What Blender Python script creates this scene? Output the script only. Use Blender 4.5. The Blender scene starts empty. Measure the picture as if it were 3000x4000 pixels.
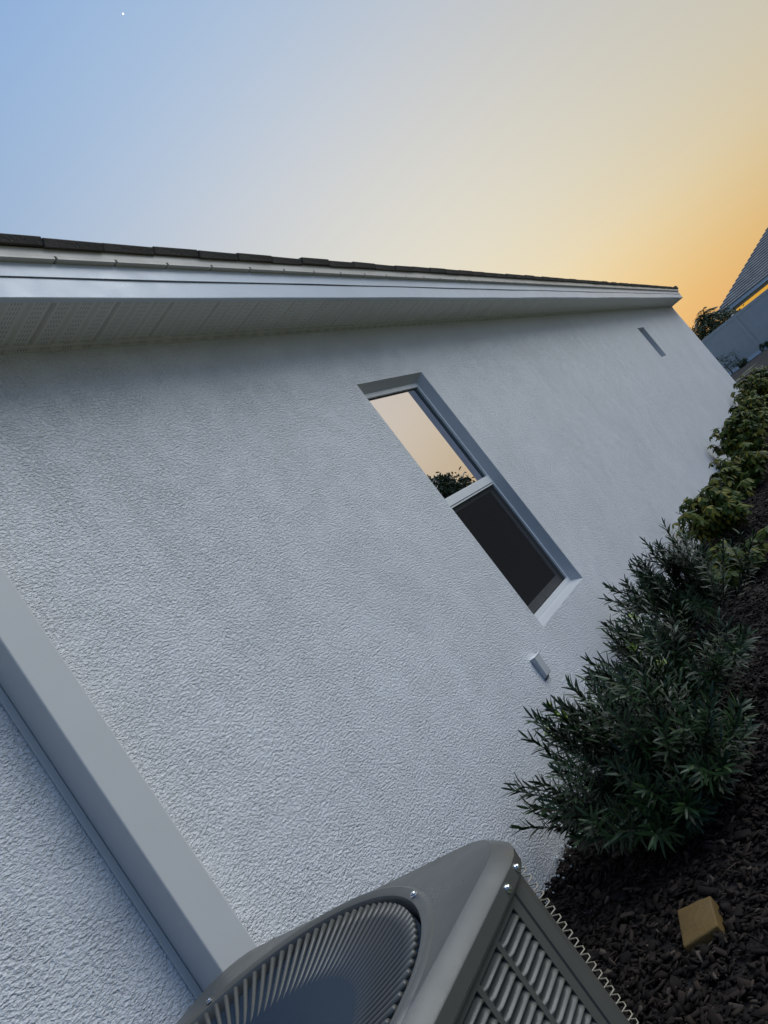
import bpy, bmesh, math, random
import numpy as np
from mathutils import Vector, Matrix

random.seed(7)
rng = np.random.default_rng(11)
sc = bpy.context.scene
R = math.radians

# ------------------------------------------------------------------ camera
cam = bpy.data.cameras.new('camera')
cam_ob = bpy.data.objects.new('camera', cam)
sc.collection.objects.link(cam_ob)
sc.camera = cam_ob
cam.sensor_fit = 'VERTICAL'
cam.sensor_height = 24.0
cam.lens = 24.0 * 2900.0 / 4000.0
cam.clip_start = 0.02
cam.clip_end = 3000
CAM = Vector((2.05, 0.0, 1.3))
cz = Vector((0.527, -0.842, -0.113)).normalized()
cx = Vector((0.640, 0.481, -0.599))
cx = (cx - cz * cx.dot(cz)).normalized()
cy = cz.cross(cx)
cam_ob.matrix_world = Matrix(((cx.x, cy.x, cz.x, CAM.x), (cx.y, cy.y, cz.y, CAM.y),
                              (cx.z, cy.z, cz.z, CAM.z), (0, 0, 0, 1)))

# ------------------------------------------------------------------ sky and light (dusk)
world = bpy.data.worlds.new('World')
sc.world = world
world.use_nodes = True
wn = world.node_tree.nodes
wl = world.node_tree.links
bg = wn['Background']
tc = wn.new('ShaderNodeTexCoord')
sep = wn.new('ShaderNodeSeparateXYZ')
wl.new(tc.outputs['Generated'], sep.inputs[0])


def wmath(op, a, b=None, c=None):
    n = wn.new('ShaderNodeMath')
    n.operation = op
    for i, v in enumerate((a, b, c)):
        if v is None:
            continue
        if isinstance(v, (int, float)):
            n.inputs[i].default_value = v
        else:
            wl.new(v, n.inputs[i])
    return n.outputs[0]


def wdot(v):
    n = wn.new('ShaderNodeVectorMath')
    n.operation = 'DOT_PRODUCT'
    wl.new(tc.outputs['Generated'], n.inputs[0])
    n.inputs[1].default_value = v
    return n.outputs['Value']


HUE_AZ = R(-12)
hue_dot = wdot((math.sin(HUE_AZ), math.cos(HUE_AZ), 0))
# colour follows the height above the horizon, warmer towards the set sun
s = wmath('ADD', sep.outputs['Z'], wmath('MULTIPLY', wmath('SUBTRACT', 1.0, hue_dot), 0.60))
s = wmath('MULTIPLY', s, 1 / 1.3)
ramp = wn.new('ShaderNodeValToRGB')
wl.new(s, ramp.inputs[0])
ramp.color_ramp.interpolation = 'B_SPLINE'
STOPS = [(p / 1.3, c) for p, c in (
    (0.00, (222, 160, 104)), (0.08, (233, 187, 116)), (0.15, (228, 199, 146)), (0.23, (219, 205, 172)),
    (0.34, (208, 203, 187)), (0.46, (203, 201, 193)), (0.62, (186, 193, 203)), (0.79, (166, 190, 218)),
    (0.95, (138, 167, 204)), (1.10, (114, 149, 198)), (1.30, (102, 138, 190)))]


def lin(c):
    c = c / 255.0
    return c / 12.92 if c < 0.04045 else ((c + 0.055) / 1.055) ** 2.4


el = ramp.color_ramp.elements
while len(el) < len(STOPS):
    el.new(0.5)
for e, (p, c) in zip(el, STOPS):
    l = [lin(v) for v in c]
    y = 0.2126 * l[0] + 0.7152 * l[1] + 0.0722 * l[2]
    e.position = p
    e.color = (l[0] / y / 4, l[1] / y / 4, l[2] / y / 4, 1)
SUN_AZ, SUN_EL = R(-22), R(9)
sd = (math.sin(SUN_AZ) * math.cos(SUN_EL), math.cos(SUN_AZ) * math.cos(SUN_EL), math.sin(SUN_EL))
gdot = wdot(sd)
# glow round the place where the sun has set: exp(-(1-cos)/w)
glow = wmath('EXPONENT', wmath('MULTIPLY', wmath('SUBTRACT', gdot, 1.0), 6.5))
lum = wmath('MULTIPLY_ADD', glow, 0.42, 0.34)
# the twilight belt goes on to the right of the view, as the window mirrors it
bd = (math.sin(R(45)) * math.cos(R(10)), math.cos(R(45)) * math.cos(R(10)), math.sin(R(10)))
belt = wmath('EXPONENT', wmath('MULTIPLY', wmath('SUBTRACT', wdot(bd), 1.0), 9.0))
lum = wmath('MULTIPLY_ADD', belt, 0.32, lum)
# the sky behind, away from the sunset, is dimmer
back = wmath('MULTIPLY_ADD', hue_dot, 0.22, 0.84)
back = wmath('MINIMUM', back, 1.0)
lum = wmath('MULTIPLY', lum, back)
# air near the horizon dims the light
hz = wn.new('ShaderNodeMapRange')
hz.interpolation_type = 'SMOOTHSTEP'
hz.inputs['From Min'].default_value = -0.02
hz.inputs['From Max'].default_value = 0.22
hz.inputs['To Min'].default_value = 0.74
hz.inputs['To Max'].default_value = 1.0
wl.new(sep.outputs['Z'], hz.inputs['Value'])
lum = wmath('MULTIPLY', lum, hz.outputs[0])
lum = wmath('MULTIPLY', lum, 4.0)
sc_ = wn.new('ShaderNodeVectorMath')
sc_.operation = 'SCALE'
wl.new(ramp.outputs[0], sc_.inputs[0])
wl.new(lum, sc_.inputs['Scale'])
wl.new(sc_.outputs[0], bg.inputs[0])
bg.inputs[1].default_value = 1.0

sky_fill = bpy.data.lights.new('sky_fill', 'SUN')  # soft fill lamp added in place of the bright open sky
sky_fill.energy = 1.9
sky_fill.angle = R(45)
sky_fill.color = (0.95, 0.975, 0.955)
sky_fill_ob = bpy.data.objects.new('sky_fill', sky_fill)
sc.collection.objects.link(sky_fill_ob)
sky_fill_ob.rotation_euler = Vector((-0.46, -0.42, -0.72)).to_track_quat('-Z', 'Y').to_euler()

sc.view_settings.view_transform = 'Standard'
sc.view_settings.look = 'None'
sc.view_settings.gamma = 1.0
sc.view_settings.exposure = 0.0
sc.view_settings.use_curve_mapping = False
sc.render.engine = 'CYCLES'
sc.cycles.max_bounces = 8
sc.cycles.transparent_max_bounces = 12


# ------------------------------------------------------------------ helpers
def link(o, parent=None):
    sc.collection.objects.link(o)
    if parent is not None:
        o.parent = parent
    return o


def tag(o, label=None, cat=None, group=None, kind=None):
    if label:
        o['label'] = label
    if cat:
        o['category'] = cat
    if group:
        o['group'] = group
    if kind:
        o['kind'] = kind
    return o


def empty(name, loc=(0, 0, 0), rz=0.0, parent=None):
    o = bpy.data.objects.new(name, None)
    o.location = loc
    o.rotation_euler = (0, 0, rz)
    o.empty_display_size = 0.1
    return link(o, parent)


class MB:
    """collects geometry, then builds one mesh object"""

    def __init__(self):
        self.v = []
        self.f = []

    def add(self, vs, fs):
        b = len(self.v)
        self.v += [tuple(p) for p in vs]
        self.f += [tuple(i + b for i in f) for f in fs]
        return self

    def box(self, a, b):
        x0, y0, z0 = a
        x1, y1, z1 = b
        return self.add([(x0, y0, z0), (x1, y0, z0), (x1, y1, z0), (x0, y1, z0),
                         (x0, y0, z1), (x1, y0, z1), (x1, y1, z1), (x0, y1, z1)],
                        [(0, 3, 2, 1), (4, 5, 6, 7), (0, 1, 5, 4), (1, 2, 6, 5), (2, 3, 7, 6), (3, 0, 4, 7)])

    def quad(self, *p):
        return self.add(p, [tuple(range(len(p)))])

    def tube(self, pts, radii, n=8, cap=True):
        pts = [Vector(p) for p in pts]
        if isinstance(radii, (int, float)):
            radii = [radii] * len(pts)
        rings = []
        prev = None
        for i, p in enumerate(pts):
            if i == 0:
                t = pts[1] - p
            elif i == len(pts) - 1:
                t = p - pts[i - 1]
            else:
                t = pts[i + 1] - pts[i - 1]
            t.normalize()
            if prev is None:
                a = t.orthogonal().normalized()
            else:
                a = (prev - t * prev.dot(t)).normalized()
            prev = a
            b = t.cross(a)
            rings.append([p + (a * math.cos(2 * math.pi * k / n) + b * math.sin(2 * math.pi * k / n)) * radii[i]
                          for k in range(n)])
        vs = [q for r in rings for q in r]
        fs = []
        for i in range(len(rings) - 1):
            for k in range(n):
                k2 = (k + 1) % n
                fs.append((i * n + k, i * n + k2, (i + 1) * n + k2, (i + 1) * n + k))
        if cap:
            fs.append(tuple(range(n - 1, -1, -1)))
            fs.append(tuple(range((len(rings) - 1) * n, len(rings) * n)))
        return self.add(vs, fs)

    def mesh(self, name, mat, smooth=False):
        me = bpy.data.meshes.new(name)
        me.from_pydata(self.v, [], self.f)
        me.materials.append(mat)
        if smooth:
            me.polygons.foreach_set('use_smooth', [True] * len(me.polygons))
        me.update()
        return me

    def build(self, name, mat, parent=None, bevel=0.0, seg=2, smooth=False, fix=False):
        me = self.mesh(name, mat, smooth)
        if fix:
            bm = bmesh.new()
            bm.from_mesh(me)
            bmesh.ops.recalc_face_normals(bm, faces=bm.faces)
            bm.to_mesh(me)
            bm.free()
        o = bpy.data.objects.new(name, me)
        link(o, parent)
        if bevel:
            m = o.modifiers.new('bevel', 'BEVEL')
            m.width = bevel
            m.segments = seg
            m.limit_method = 'ANGLE'
            m.angle_limit = R(40)
        return o


def inst(name, me, parent, loc=(0, 0, 0), rot=(0, 0, 0), scale=(1, 1, 1)):
    o = bpy.data.objects.new(name, me)
    o.location = loc
    o.rotation_euler = rot
    o.scale = scale
    return link(o, parent)


# ------------------------------------------------------------------ materials
def new_mat(name, color=(0.5, 0.5, 0.5), rough=0.6, metal=0.0, spec=0.5):
    m = bpy.data.materials.new(name)
    m.use_nodes = True
    b = m.node_tree.nodes['Principled BSDF']
    b.inputs['Base Color'].default_value = (*color, 1)
    b.inputs['Roughness'].default_value = rough
    b.inputs['Metallic'].default_value = metal
    b.inputs['Specular IOR Level'].default_value = spec
    return m


class NT:
    def __init__(self, m):
        self.t = m.node_tree
        self.n = self.t.nodes
        self.l = self.t.links
        self.b = self.n['Principled BSDF']

    def coord(self, out='Object', scale=(1, 1, 1)):
        c = self.n.new('ShaderNodeTexCoord')
        mp = self.n.new('ShaderNodeMapping')
        mp.inputs['Scale'].default_value = scale
        self.l.new(c.outputs[out], mp.inputs[0])
        return mp.outputs[0]

    def noise(self, vec, scale, detail=4, rough=0.5, dist=0.0):
        n = self.n.new('ShaderNodeTexNoise')
        n.inputs['Scale'].default_value = scale
        n.inputs['Detail'].default_value = detail
        n.inputs['Roughness'].default_value = rough
        n.inputs['Distortion'].default_value = dist
        self.l.new(vec, n.inputs['Vector'])
        return n.outputs[0]

    def vor(self, vec, scale, feature='F1', rand=1.0):
        n = self.n.new('ShaderNodeTexVoronoi')
        n.feature = feature
        n.inputs['Scale'].default_value = scale
        n.inputs['Randomness'].default_value = rand
        self.l.new(vec, n.inputs['Vector'])
        return n.outputs[0]

    def ramp(self, fac, stops, interp='LINEAR'):
        n = self.n.new('ShaderNodeValToRGB')
        n.color_ramp.interpolation = interp
        e = n.color_ramp.elements
        while len(e) < len(stops):
            e.new(0.5)
        for q, (p, c) in zip(e, stops):
            q.position = p
            q.color = (c, c, c, 1) if isinstance(c, (int, float)) else (*c, 1)
        self.l.new(fac, n.inputs[0])
        return n.outputs[0]

    def math(self, op, a, b=None, c=None):
        n = self.n.new('ShaderNodeMath')
        n.operation = op
        for i, v in enumerate((a, b, c)):
            if v is None:
                continue
            if isinstance(v, (int, float)):
                n.inputs[i].default_value = v
            else:
                self.l.new(v, n.inputs[i])
        return n.outputs[0]

    def bump(self, h, dist, strength=1.0, prev=None):
        n = self.n.new('ShaderNodeBump')
        n.inputs['Distance'].default_value = dist
        n.inputs['Strength'].default_value = strength
        self.l.new(h, n.inputs['Height'])
        if prev is not None:
            self.l.new(prev, n.inputs['Normal'])
        return n.outputs[0]

    def set(self, name, sock):
        self.l.new(sock, self.b.inputs[name])


def stucco(name, color, amt=1.0):
    m = new_mat(name, color, 0.48, spec=0.5)
    t = NT(m)
    v = t.coord('Object')
    # trowelled, torn skin of the finish coat
    vs_ = t.coord('Object', (1.0, 0.72, 1.2))
    big = t.noise(vs_, 100, 3, 0.6, 0.15)
    coarse = t.noise(vs_, 38, 2, 0.5)
    lump = t.n.new('ShaderNodeTexVoronoi')
    lump.feature = 'SMOOTH_F1'
    lump.inputs['Scale'].default_value = 135
    lump.inputs['Smoothness'].default_value = 0.35
    wob = t.n.new('ShaderNodeVectorMath')
    wob.operation = 'MULTIPLY_ADD'
    nz = t.n.new('ShaderNodeTexNoise')
    nz.inputs['Scale'].default_value = 75
    nz.inputs['Detail'].default_value = 3
    t.l.new(vs_, nz.inputs['Vector'])
    t.l.new(nz.outputs['Color'], wob.inputs[0])
    wob.inputs[1].default_value = (0.012, 0.012, 0.012)
    t.l.new(vs_, wob.inputs[2])
    t.l.new(wob.outputs[0], lump.inputs['Vector'])
    patch = t.noise(v, 7, 3, 0.6)
    patch = t.ramp(patch, [(0.38, 0.68), (0.60, 1.0)])
    big = t.ramp(big, [(0.30, 0.0), (0.46, 0.55), (0.55, 0.85), (0.75, 1.0)])
    h = t.math('SUBTRACT', t.math('ADD', t.math('MULTIPLY', big, 0.75), t.math('MULTIPLY', coarse, 0.55)), t.math('MULTIPLY', lump.outputs[0], 0.5))
    h = t.math('MULTIPLY', t.math('SUBTRACT', h, 0.62), patch)
    n1 = t.bump(h, 0.0074 * amt, 1.0)
    # tall slow waves left by the float
    vw = t.coord('Object', (1, 9.0, 0.55))
    wav = t.noise(vw, 1.6, 4, 0.6, 0.2)
    n2 = t.bump(wav, 0.0028 * amt, 1.0, n1)
    t.set('Normal', n2)
    cl = t.noise(v, 1.3, 4, 0.6)
    base = t.ramp(cl, [(0.3, tuple(c * 0.93 for c in color)), (0.7, tuple(min(1, c * 1.05) for c in color))])
    t.set('Base Color', base)
    return m


M = {}
M['stucco'] = stucco('stucco', (0.82, 0.82, 0.815))
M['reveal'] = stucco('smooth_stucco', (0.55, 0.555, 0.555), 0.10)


def painted(name, color, rough, grain=60, var=0.06, bump=0.0004):
    m = new_mat(name, color, rough)
    t = NT(m)
    v = t.coord('Object')
    n = t.noise(v, 2.5, 5, 0.6)
    t.set('Base Color', t.ramp(n, [(0.3, tuple(c * (1 - var) for c in color)), (0.7, tuple(min(1, c * (1 + var)) for c in color))]))
    t.set('Roughness', t.ramp(t.noise(v, 9, 4, 0.6), [(0.3, max(0.05, rough - 0.08)), (0.7, min(1, rough + 0.1))]))
    t.set('Normal', t.bump(t.noise(v, grain, 3, 0.5), bump))
    return m


M['fascia'] = painted('fascia_paint', (0.62, 0.66, 0.72), 0.35)
M['closure'] = painted('eave_closure_paint', (0.66, 0.60, 0.52), 0.5)
M['vinyl'] = painted('vinyl_white', (0.80, 0.80, 0.79), 0.3)
M['cover'] = painted('line_cover_plastic', (0.62, 0.61, 0.585), 0.45, 300, 0.02, 0.0003)
M['tile'] = painted('roof_tile', (0.085, 0.072, 0.062), 0.85, 90, 0.35, 0.004)
M['ac'] = painted('cabinet_paint', (0.096, 0.094, 0.083), 0.32, 500, 0.04, 0.0002)
M['acdark'] = painted('cabinet_paint_edge', (0.10, 0.10, 0.09), 0.4, 500, 0.04, 0.0002)
M['dish'] = new_mat('fan_dish', (0.010, 0.026, 0.050), 0.48, spec=0.3)
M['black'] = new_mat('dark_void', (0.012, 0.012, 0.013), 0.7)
M['wire'] = new_mat('coated_wire', (0.40, 0.35, 0.26), 0.4)
M['steel'] = new_mat('zinc_screw', (0.75, 0.77, 0.8), 0.22, 1.0)
M['jamb_reflection'] = new_mat('dark_reflection', (0.018, 0.035, 0.042), 0.4)
M['coil'] = new_mat('coil_fins', (0.05, 0.055, 0.06), 0.5, 0.6)
M['concrete'] = painted('concrete_pad', (0.36, 0.35, 0.33), 0.9, 120, 0.15, 0.002)
M['fence'] = painted('fence_vinyl', (0.60, 0.56, 0.48), 0.5)
M['nroof'] = painted('asphalt_shingle', (0.20, 0.19, 0.175), 0.9, 60, 0.25, 0.004)
M['nwall'] = painted('neighbour_stucco', (0.48, 0.48, 0.46), 0.8, 50, 0.05, 0.003)
M['nfascia'] = painted('neighbour_fascia', (0.55, 0.62, 0.66), 0.5)
M['bark'] = painted('bark', (0.10, 0.075, 0.055), 0.9, 80, 0.3, 0.004)
M['yellow'] = painted('yellow_block', (0.125, 0.072, 0.014), 0.75, 120, 0.18, 0.002)

# soffit: painted aluminium with rows of punched slits
m = painted('soffit_metal', (0.74, 0.71, 0.66), 0.45)
t = NT(m)
v = t.coord('Object')
sp = t.n.new('ShaderNodeSeparateXYZ')
t.l.new(v, sp.inputs[0])
fx = t.math('FRACT', t.math('MULTIPLY', sp.outputs[0], 1 / 0.024))
fy = t.math('FRACT', t.math('MULTIPLY', sp.outputs[1], 1 / 0.0127))
hole = t.math('MULTIPLY', t.math('LESS_THAN', t.math('ABSOLUTE', t.math('SUBTRACT', fx, 0.5)), 0.30),
              t.math('LESS_THAN', t.math('ABSOLUTE', t.math('SUBTRACT', fy, 0.5)), 0.14))
f3 = t.math('FRACT', t.math('MULTIPLY', sp.outputs[1], 1 / 0.1017))
hole = t.math('MULTIPLY', hole, t.math('LESS_THAN', t.math('ABSOLUTE', t.math('SUBTRACT', f3, 0.5)), 0.27))
hole = t.math('MULTIPLY', hole, t.math('LESS_THAN', sp.outputs[0], 0.262))
mix = t.n.new('ShaderNodeMix')
mix.data_type = 'RGBA'
src = t.b.inputs['Base Color'].links[0].from_socket
t.l.new(hole, mix.inputs['Factor'])
t.l.new(src, mix.inputs['A'])
mix.inputs['B'].default_value = (0.36, 0.35, 0.33, 1)
t.l.new(mix.outputs['Result'], t.b.inputs['Base Color'])
M['soffit'] = m

# window glass: coated pane, reflects strongly, dark room behind
m = bpy.data.materials.new('window_glass')
m.use_nodes = True
nt = m.node_tree
nt.nodes.clear()
out = nt.nodes.new('ShaderNodeOutputMaterial')
gl = nt.nodes.new('ShaderNodeBsdfGlossy')
gl.inputs['Roughness'].default_value = 0.004
gl.inputs['Color'].default_value = (1.0, 0.945, 0.99, 1)
tr = nt.nodes.new('ShaderNodeBsdfTransparent')
tr.inputs['Color'].default_value = (0.25, 0.28, 0.28, 1)
fr = nt.nodes.new('ShaderNodeFresnel')
fr.inputs['IOR'].default_value = 5.0
mx = nt.nodes.new('ShaderNodeMixShader')
mth = nt.nodes.new('ShaderNodeMath')
mth.operation = 'MULTIPLY_ADD'
mth.inputs[1].default_value = 0.35
mth.inputs[2].default_value = 0.78
nt.links.new(fr.outputs[0], mth.inputs[0])
nt.links.new(mth.outputs[0], mx.inputs[0])
nt.links.new(tr.outputs[0], mx.inputs[1])
nt.links.new(gl.outputs[0], mx.inputs[2])
nt.links.new(mx.outputs[0], out.inputs[0])
M['glass'] = m
# plain inner pane behind the screen
m = new_mat('dim_glass', (0.02, 0.022, 0.025), 0.25, spec=0.3)
M['dimglass'] = m
# insect screen: fine dark mesh, partly see-through
m = bpy.data.materials.new('insect_screen')
m.use_nodes = True
nt = m.node_tree
nt.nodes.clear()
out = nt.nodes.new('ShaderNodeOutputMaterial')
df = nt.nodes.new('ShaderNodeBsdfDiffuse')
df.inputs['Color'].default_value = (0.035, 0.033, 0.033, 1)
tr = nt.nodes.new('ShaderNodeBsdfTransparent')
mx = nt.nodes.new('ShaderNodeMixShader')
mx.inputs[0].default_value = 0.70
nt.links.new(tr.outputs[0], mx.inputs[1])
nt.links.new(df.outputs[0], mx.inputs[2])
nt.links.new(mx.outputs[0], out.inputs[0])
M['screen'] = m
# lamplight on a strip of the neighbour's wall, put in as emission
m = bpy.data.materials.new('glowing_strip')
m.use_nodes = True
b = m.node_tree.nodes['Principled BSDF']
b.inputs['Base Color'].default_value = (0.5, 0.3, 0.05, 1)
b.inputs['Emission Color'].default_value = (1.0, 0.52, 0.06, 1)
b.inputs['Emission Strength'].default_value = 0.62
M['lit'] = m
m = bpy.data.materials.new('star_light')
m.use_nodes = True
b = m.node_tree.nodes['Principled BSDF']
b.inputs['Emission Color'].default_value = (1.0, 1.0, 1.0, 1)
b.inputs['Emission Strength'].default_value = 1.3
M['star'] = m


def leafmat(name, stops, rough=0.35, trans=0.15, spec=0.5):
    m = new_mat(name, stops[0][1], rough, spec=spec)
    t = NT(m)
    g = t.n.new('ShaderNodeNewGeometry')
    t.set('Base Color', t.ramp(g.outputs['Random Per Island'], stops))
    t.b.inputs['Subsurface Weight'].default_value = 0.0
    if 'Transmission Weight' in t.b.inputs:
        pass
    return m


M['podo'] = leafmat('podocarpus_leaf', [(0.0, (0.005, 0.018, 0.005)), (0.6, (0.013, 0.036, 0.009)), (1.0, (0.034, 0.066, 0.018))], 0.42, spec=0.3)
M['newleaf'] = leafmat('young_leaf', [(0.0, (0.16, 0.24, 0.03)), (1.0, (0.30, 0.36, 0.05))], 0.45)
M['schef'] = leafmat('schefflera_leaf', [(0.0, (0.016, 0.038, 0.005)), (0.5, (0.050, 0.075, 0.007)), (0.8, (0.11, 0.115, 0.010)), (1.0, (0.20, 0.165, 0.02))], 0.55, spec=0.18)
M['treeleaf'] = leafmat('tree_leaf', [(0.0, (0.03, 0.05, 0.015)), (1.0, (0.07, 0.10, 0.03))], 0.5)
M['palmleaf'] = leafmat('palm_leaf', [(0.0, (0.035, 0.05, 0.015)), (1.0, (0.09, 0.10, 0.03))], 0.5)
M['chip'] = leafmat('mulch_chip', [(0.0, (0.006, 0.004, 0.003)), (0.6, (0.015, 0.010, 0.007)), (0.93, (0.034, 0.023, 0.016)), (1.0, (0.09, 0.07, 0.054))], 0.8, spec=0.2)
M['crumb'] = leafmat('stucco_crumb', [(0.0, (0.30, 0.31, 0.31)), (1.0, (0.75, 0.77, 0.78))], 0.5)

m = new_mat('mulch_soil', (0.03, 0.022, 0.017), 0.95)
t = NT(m)
v = t.coord('Object')
t.set('Base Color', t.ramp(t.noise(v, 40, 5, 0.7), [(0.3, (0.006, 0.0045, 0.0038)), (0.7, (0.022, 0.016, 0.012))]))
t.set('Normal', t.bump(t.vor(v, 45), 0.02))
M['soil'] = m
m = new_mat('lawn', (0.04, 0.07, 0.02), 0.95)
t = NT(m)
v = t.coord('Object')
t.set('Base Color', t.ramp(t.noise(v, 6, 6, 0.7), [(0.3, (0.11, 0.12, 0.06)), (0.7, (0.20, 0.19, 0.11))]))
t.set('Normal', t.bump(t.noise(v, 60, 4, 0.7), 0.03))
M['lawn'] = m


# ------------------------------------------------------------------ ground
def terrain(x, y):
    q = min(1.0, max(0.0, (y - 19.0) / 12.0))
    return 0.67 * q * q * (3 - 2 * q)


def sheet(name, xs, ys, z, mat, jitter=0.0):
    mb = MB()
    nx, ny = len(xs), len(ys)
    vs = [(x, y, terrain(x, y) + z + (random.uniform(-jitter, jitter) if jitter else 0)) for y in ys for x in xs]
    fs = [(j * nx + i, j * nx + i + 1, (j + 1) * nx + i + 1, (j + 1) * nx + i) for j in range(ny - 1) for i in range(nx - 1)]
    mb.add(vs, fs)
    return mb.build(name, mat, smooth=True)


g = sheet('ground', [-600, -60, -20, 0, 4, 20, 60, 600], [-300, -20, 0, 10, 18] + [19 + k for k in range(14)] + [40, 80, 900], 0.0, M['lawn'])
tag(g, 'dry lawn stretching away to the horizon', kind='structure')
bed = sheet('mulch_bed', [-0.05 + 0.1 * k for k in range(18)], [-2 + 0.2 * k for k in range(176)], 0.006, M['soil'], 0.004)
tag(bed, 'dark mulch bed along the foot of the stucco wall', kind='structure')

bank = sheet('mulch_bank', [-14 + 0.5 * k for k in range(50)], [18.2 + 0.4 * k for k in range(39)], 0.012, M['soil'], 0.02)
tag(bank, 'dark mulched bank rising to the foot of the far fence', kind='structure')

# ------------------------------------------------------------------ the house
house = empty('house', (0, 7, 0))
tag(house, 'pale stucco house with white fascia, vented soffit and dark tiled roof edge', 'house')


def hb(mb, name, mat, parent=house, **k):
    """parts are written in world coordinates; the parent sits at (0,7,0)"""
    o = mb.build(name, mat, parent, **k)
    o.location = (0, -7, 0)
    return o


Y0, Y1 = -4.0, 18.08
WZ = 3.02
W1 = (3.905, 4.80, 0.705, 2.523)
W2 = (12.833, 13.335, 1.95, 2.562)
mb = MB()
ys = sorted([Y0, W1[0], W1[1], W2[0], W2[1], Y1])
zs = sorted([-0.3, W1[2], W2[2], W1[3], W2[3], WZ])
for j in range(len(ys) - 1):
    for k in range(len(zs) - 1):
        ym, zm = (ys[j] + ys[j + 1]) / 2, (zs[k] + zs[k + 1]) / 2
        if any(w[0] < ym < w[1] and w[2] < zm < w[3] for w in (W1, W2)):
            continue
        mb.quad((0, ys[j], zs[k]), (0, ys[j + 1], zs[k]), (0, ys[j + 1], zs[k + 1]), (0, ys[j], zs[k + 1]))
# gable end and the unseen sides close the shell
RP = 0.42
mb.quad((0, Y1, -0.3), (-12, Y1, -0.3), (-12, Y1, WZ), (-6, Y1, WZ + 6 * RP), (0, Y1, WZ))
mb.quad((-12, Y0, -0.3), (0, Y0, -0.3), (0, Y0, WZ), (-6, Y0, WZ + 6 * RP), (-12, Y0, WZ))
mb.quad((-12, Y1, -0.3), (-12, Y0, -0.3), (-12, Y0, WZ), (-12, Y1, WZ))
wall = hb(mb, 'wall', M['stucco'])

# roof deck
mb = MB()
ex, ez = 0.30, 3.172
mb.quad((ex, Y0, ez), (ex, Y1, ez), (-6, Y1, ez + (6 + ex) * RP), (-6, Y0, ez + (6 + ex) * RP))
mb.quad((-6, Y0, ez + (6 + ex) * RP), (-6, Y1, ez + (6 + ex) * RP), (-12.3, Y1, ez), (-12.3, Y0, ez))
roof = hb(mb, 'roof', M['tile'])
# eave tiles: shallow slabs with a thick drip lip; two courses
pit = math.atan(RP)
TW = 0.282


def tile_mesh(seed):
    r = random.Random(seed)
    a = TW / 2 - 0.0015
    mb = MB()
    L, th = 0.40, 0.030
    # local x: down the slope, z: up
    prof = [(0.0, -0.020), (0.003, 0.015), (-0.03, 0.019), (-L, 0.012), (-L, -0.006), (-0.05, -0.003), (-0.035, -0.018)]
    n = len(prof)
    vs = [(x, s * a, z + r.uniform(-0.001, 0.001)) for s in (-1, 1) for x, z in prof]
    fs = [(i, (i + 1) % n, n + (i + 1) % n, n + i) for i in range(n)] + [tuple(range(n - 1, -1, -1)), tuple(range(n, 2 * n))]
    mb.add(vs, fs)
    me = mb.mesh('roof_tile', M['tile'])
    bm = bmesh.new()
    bm.from_mesh(me)
    bmesh.ops.recalc_face_normals(bm, faces=bm.faces)
    bmesh.ops.bevel(bm, geom=[e for e in bm.edges], offset=0.003, segments=1, affect='EDGES')
    bm.to_mesh(me)
    bm.free()
    return me


tms = [tile_mesh(k) for k in range(4)]
ystart = 1.972 - TW * 12
for row in range(2):
    k = 0
    while True:
        y = ystart + TW * (k + 0.5 + 0.5 * row)
        if y + TW / 2 > Y1 + 0.03:
            break
        o = inst('roof_tile', tms[random.randrange(4)], roof,
                 (0.333 - row * 0.30 + random.uniform(-0.004, 0.004), y, 3.182 + row * 0.30 * RP + row * 0.028 + random.uniform(-0.0035, 0.0035)),
                 (random.uniform(-0.006, 0.006), pit + random.uniform(-0.012, 0.012), random.uniform(-0.006, 0.006)))
        k += 1
mb = MB().box((-0.06, -0.09, -0.04), (0.02, 0.09, 0.045))
o = mb.build('rake_tile', M['tile'], roof, bevel=0.015, seg=3)
o.location = (0.315, Y1 - 0.03, 3.205)
# eave closure with weep notches
mb = MB()
mb.box((0.286, Y0, 3.131), (0.312, Y1, 3.170))
ny = 2.003 - 0.2905 * 18
a = Y0
while ny < Y1:
    if ny > a:
        mb.box((0.286, a, 3.117), (0.312, ny - 0.006, 3.1305))
        a = ny + 0.006
    ny += 0.2905
mb.box((0.286, a, 3.117), (0.312, Y1, 3.1305))
closure = hb(mb, 'eave_closure', M['closure'])
mb = MB().box((0.20, Y0, 3.1185), (0.2845, Y1, 3.165))
hb(mb, 'eave_blocking', M['black'])
# fascia: upper sub-fascia and the lower cover lapped over it, a little wavy
mb = MB()
n = 110
vs, fs = [], []
for i in range(n + 1):
    y = Y0 + (Y1 - Y0) * i / n
    w = 0.0014 * math.sin(y * 1.7) + 0.0010 * math.sin(y * 4.1 + 1)
    bt = 3.0465 + 0.6 * w + 0.003 * math.exp(-((y - 3.7) / 0.3) ** 2)
    vs += [(0.278, y, bt + 0.002), (0.2905, y, bt), (0.2885, y, 3.1165), (0.26, y, 3.1165)]
for i in range(n):
    for k in range(3):
        fs.append((4 * i + k, 4 * i + 4 + k, 4 * i + 5 + k, 4 * i + 1 + k))
mb.add(vs, fs)
hb(mb, 'upper_fascia', M['fascia'])
mb = MB()
vs, fs = [], []
for i in range(n + 1):
    y = Y0 + (Y1 - Y0) * i / n
    w = 0.0018 * math.sin(y * 1.7) + 0.0012 * math.sin(y * 4.1 + 1)
    bulge = 0.006 * math.exp(-((y - 3.6) / 0.35) ** 2)
    top = 3.047 + 0.5 * w
    vs += [(0.270, y, 3.0425), (0.2845 + 0.6 * w, y, 3.0425), (0.287 + 0.5 * w, y, 2.951), (0.285, y, 2.9475), (0.262, y, 2.9475)]
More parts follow.
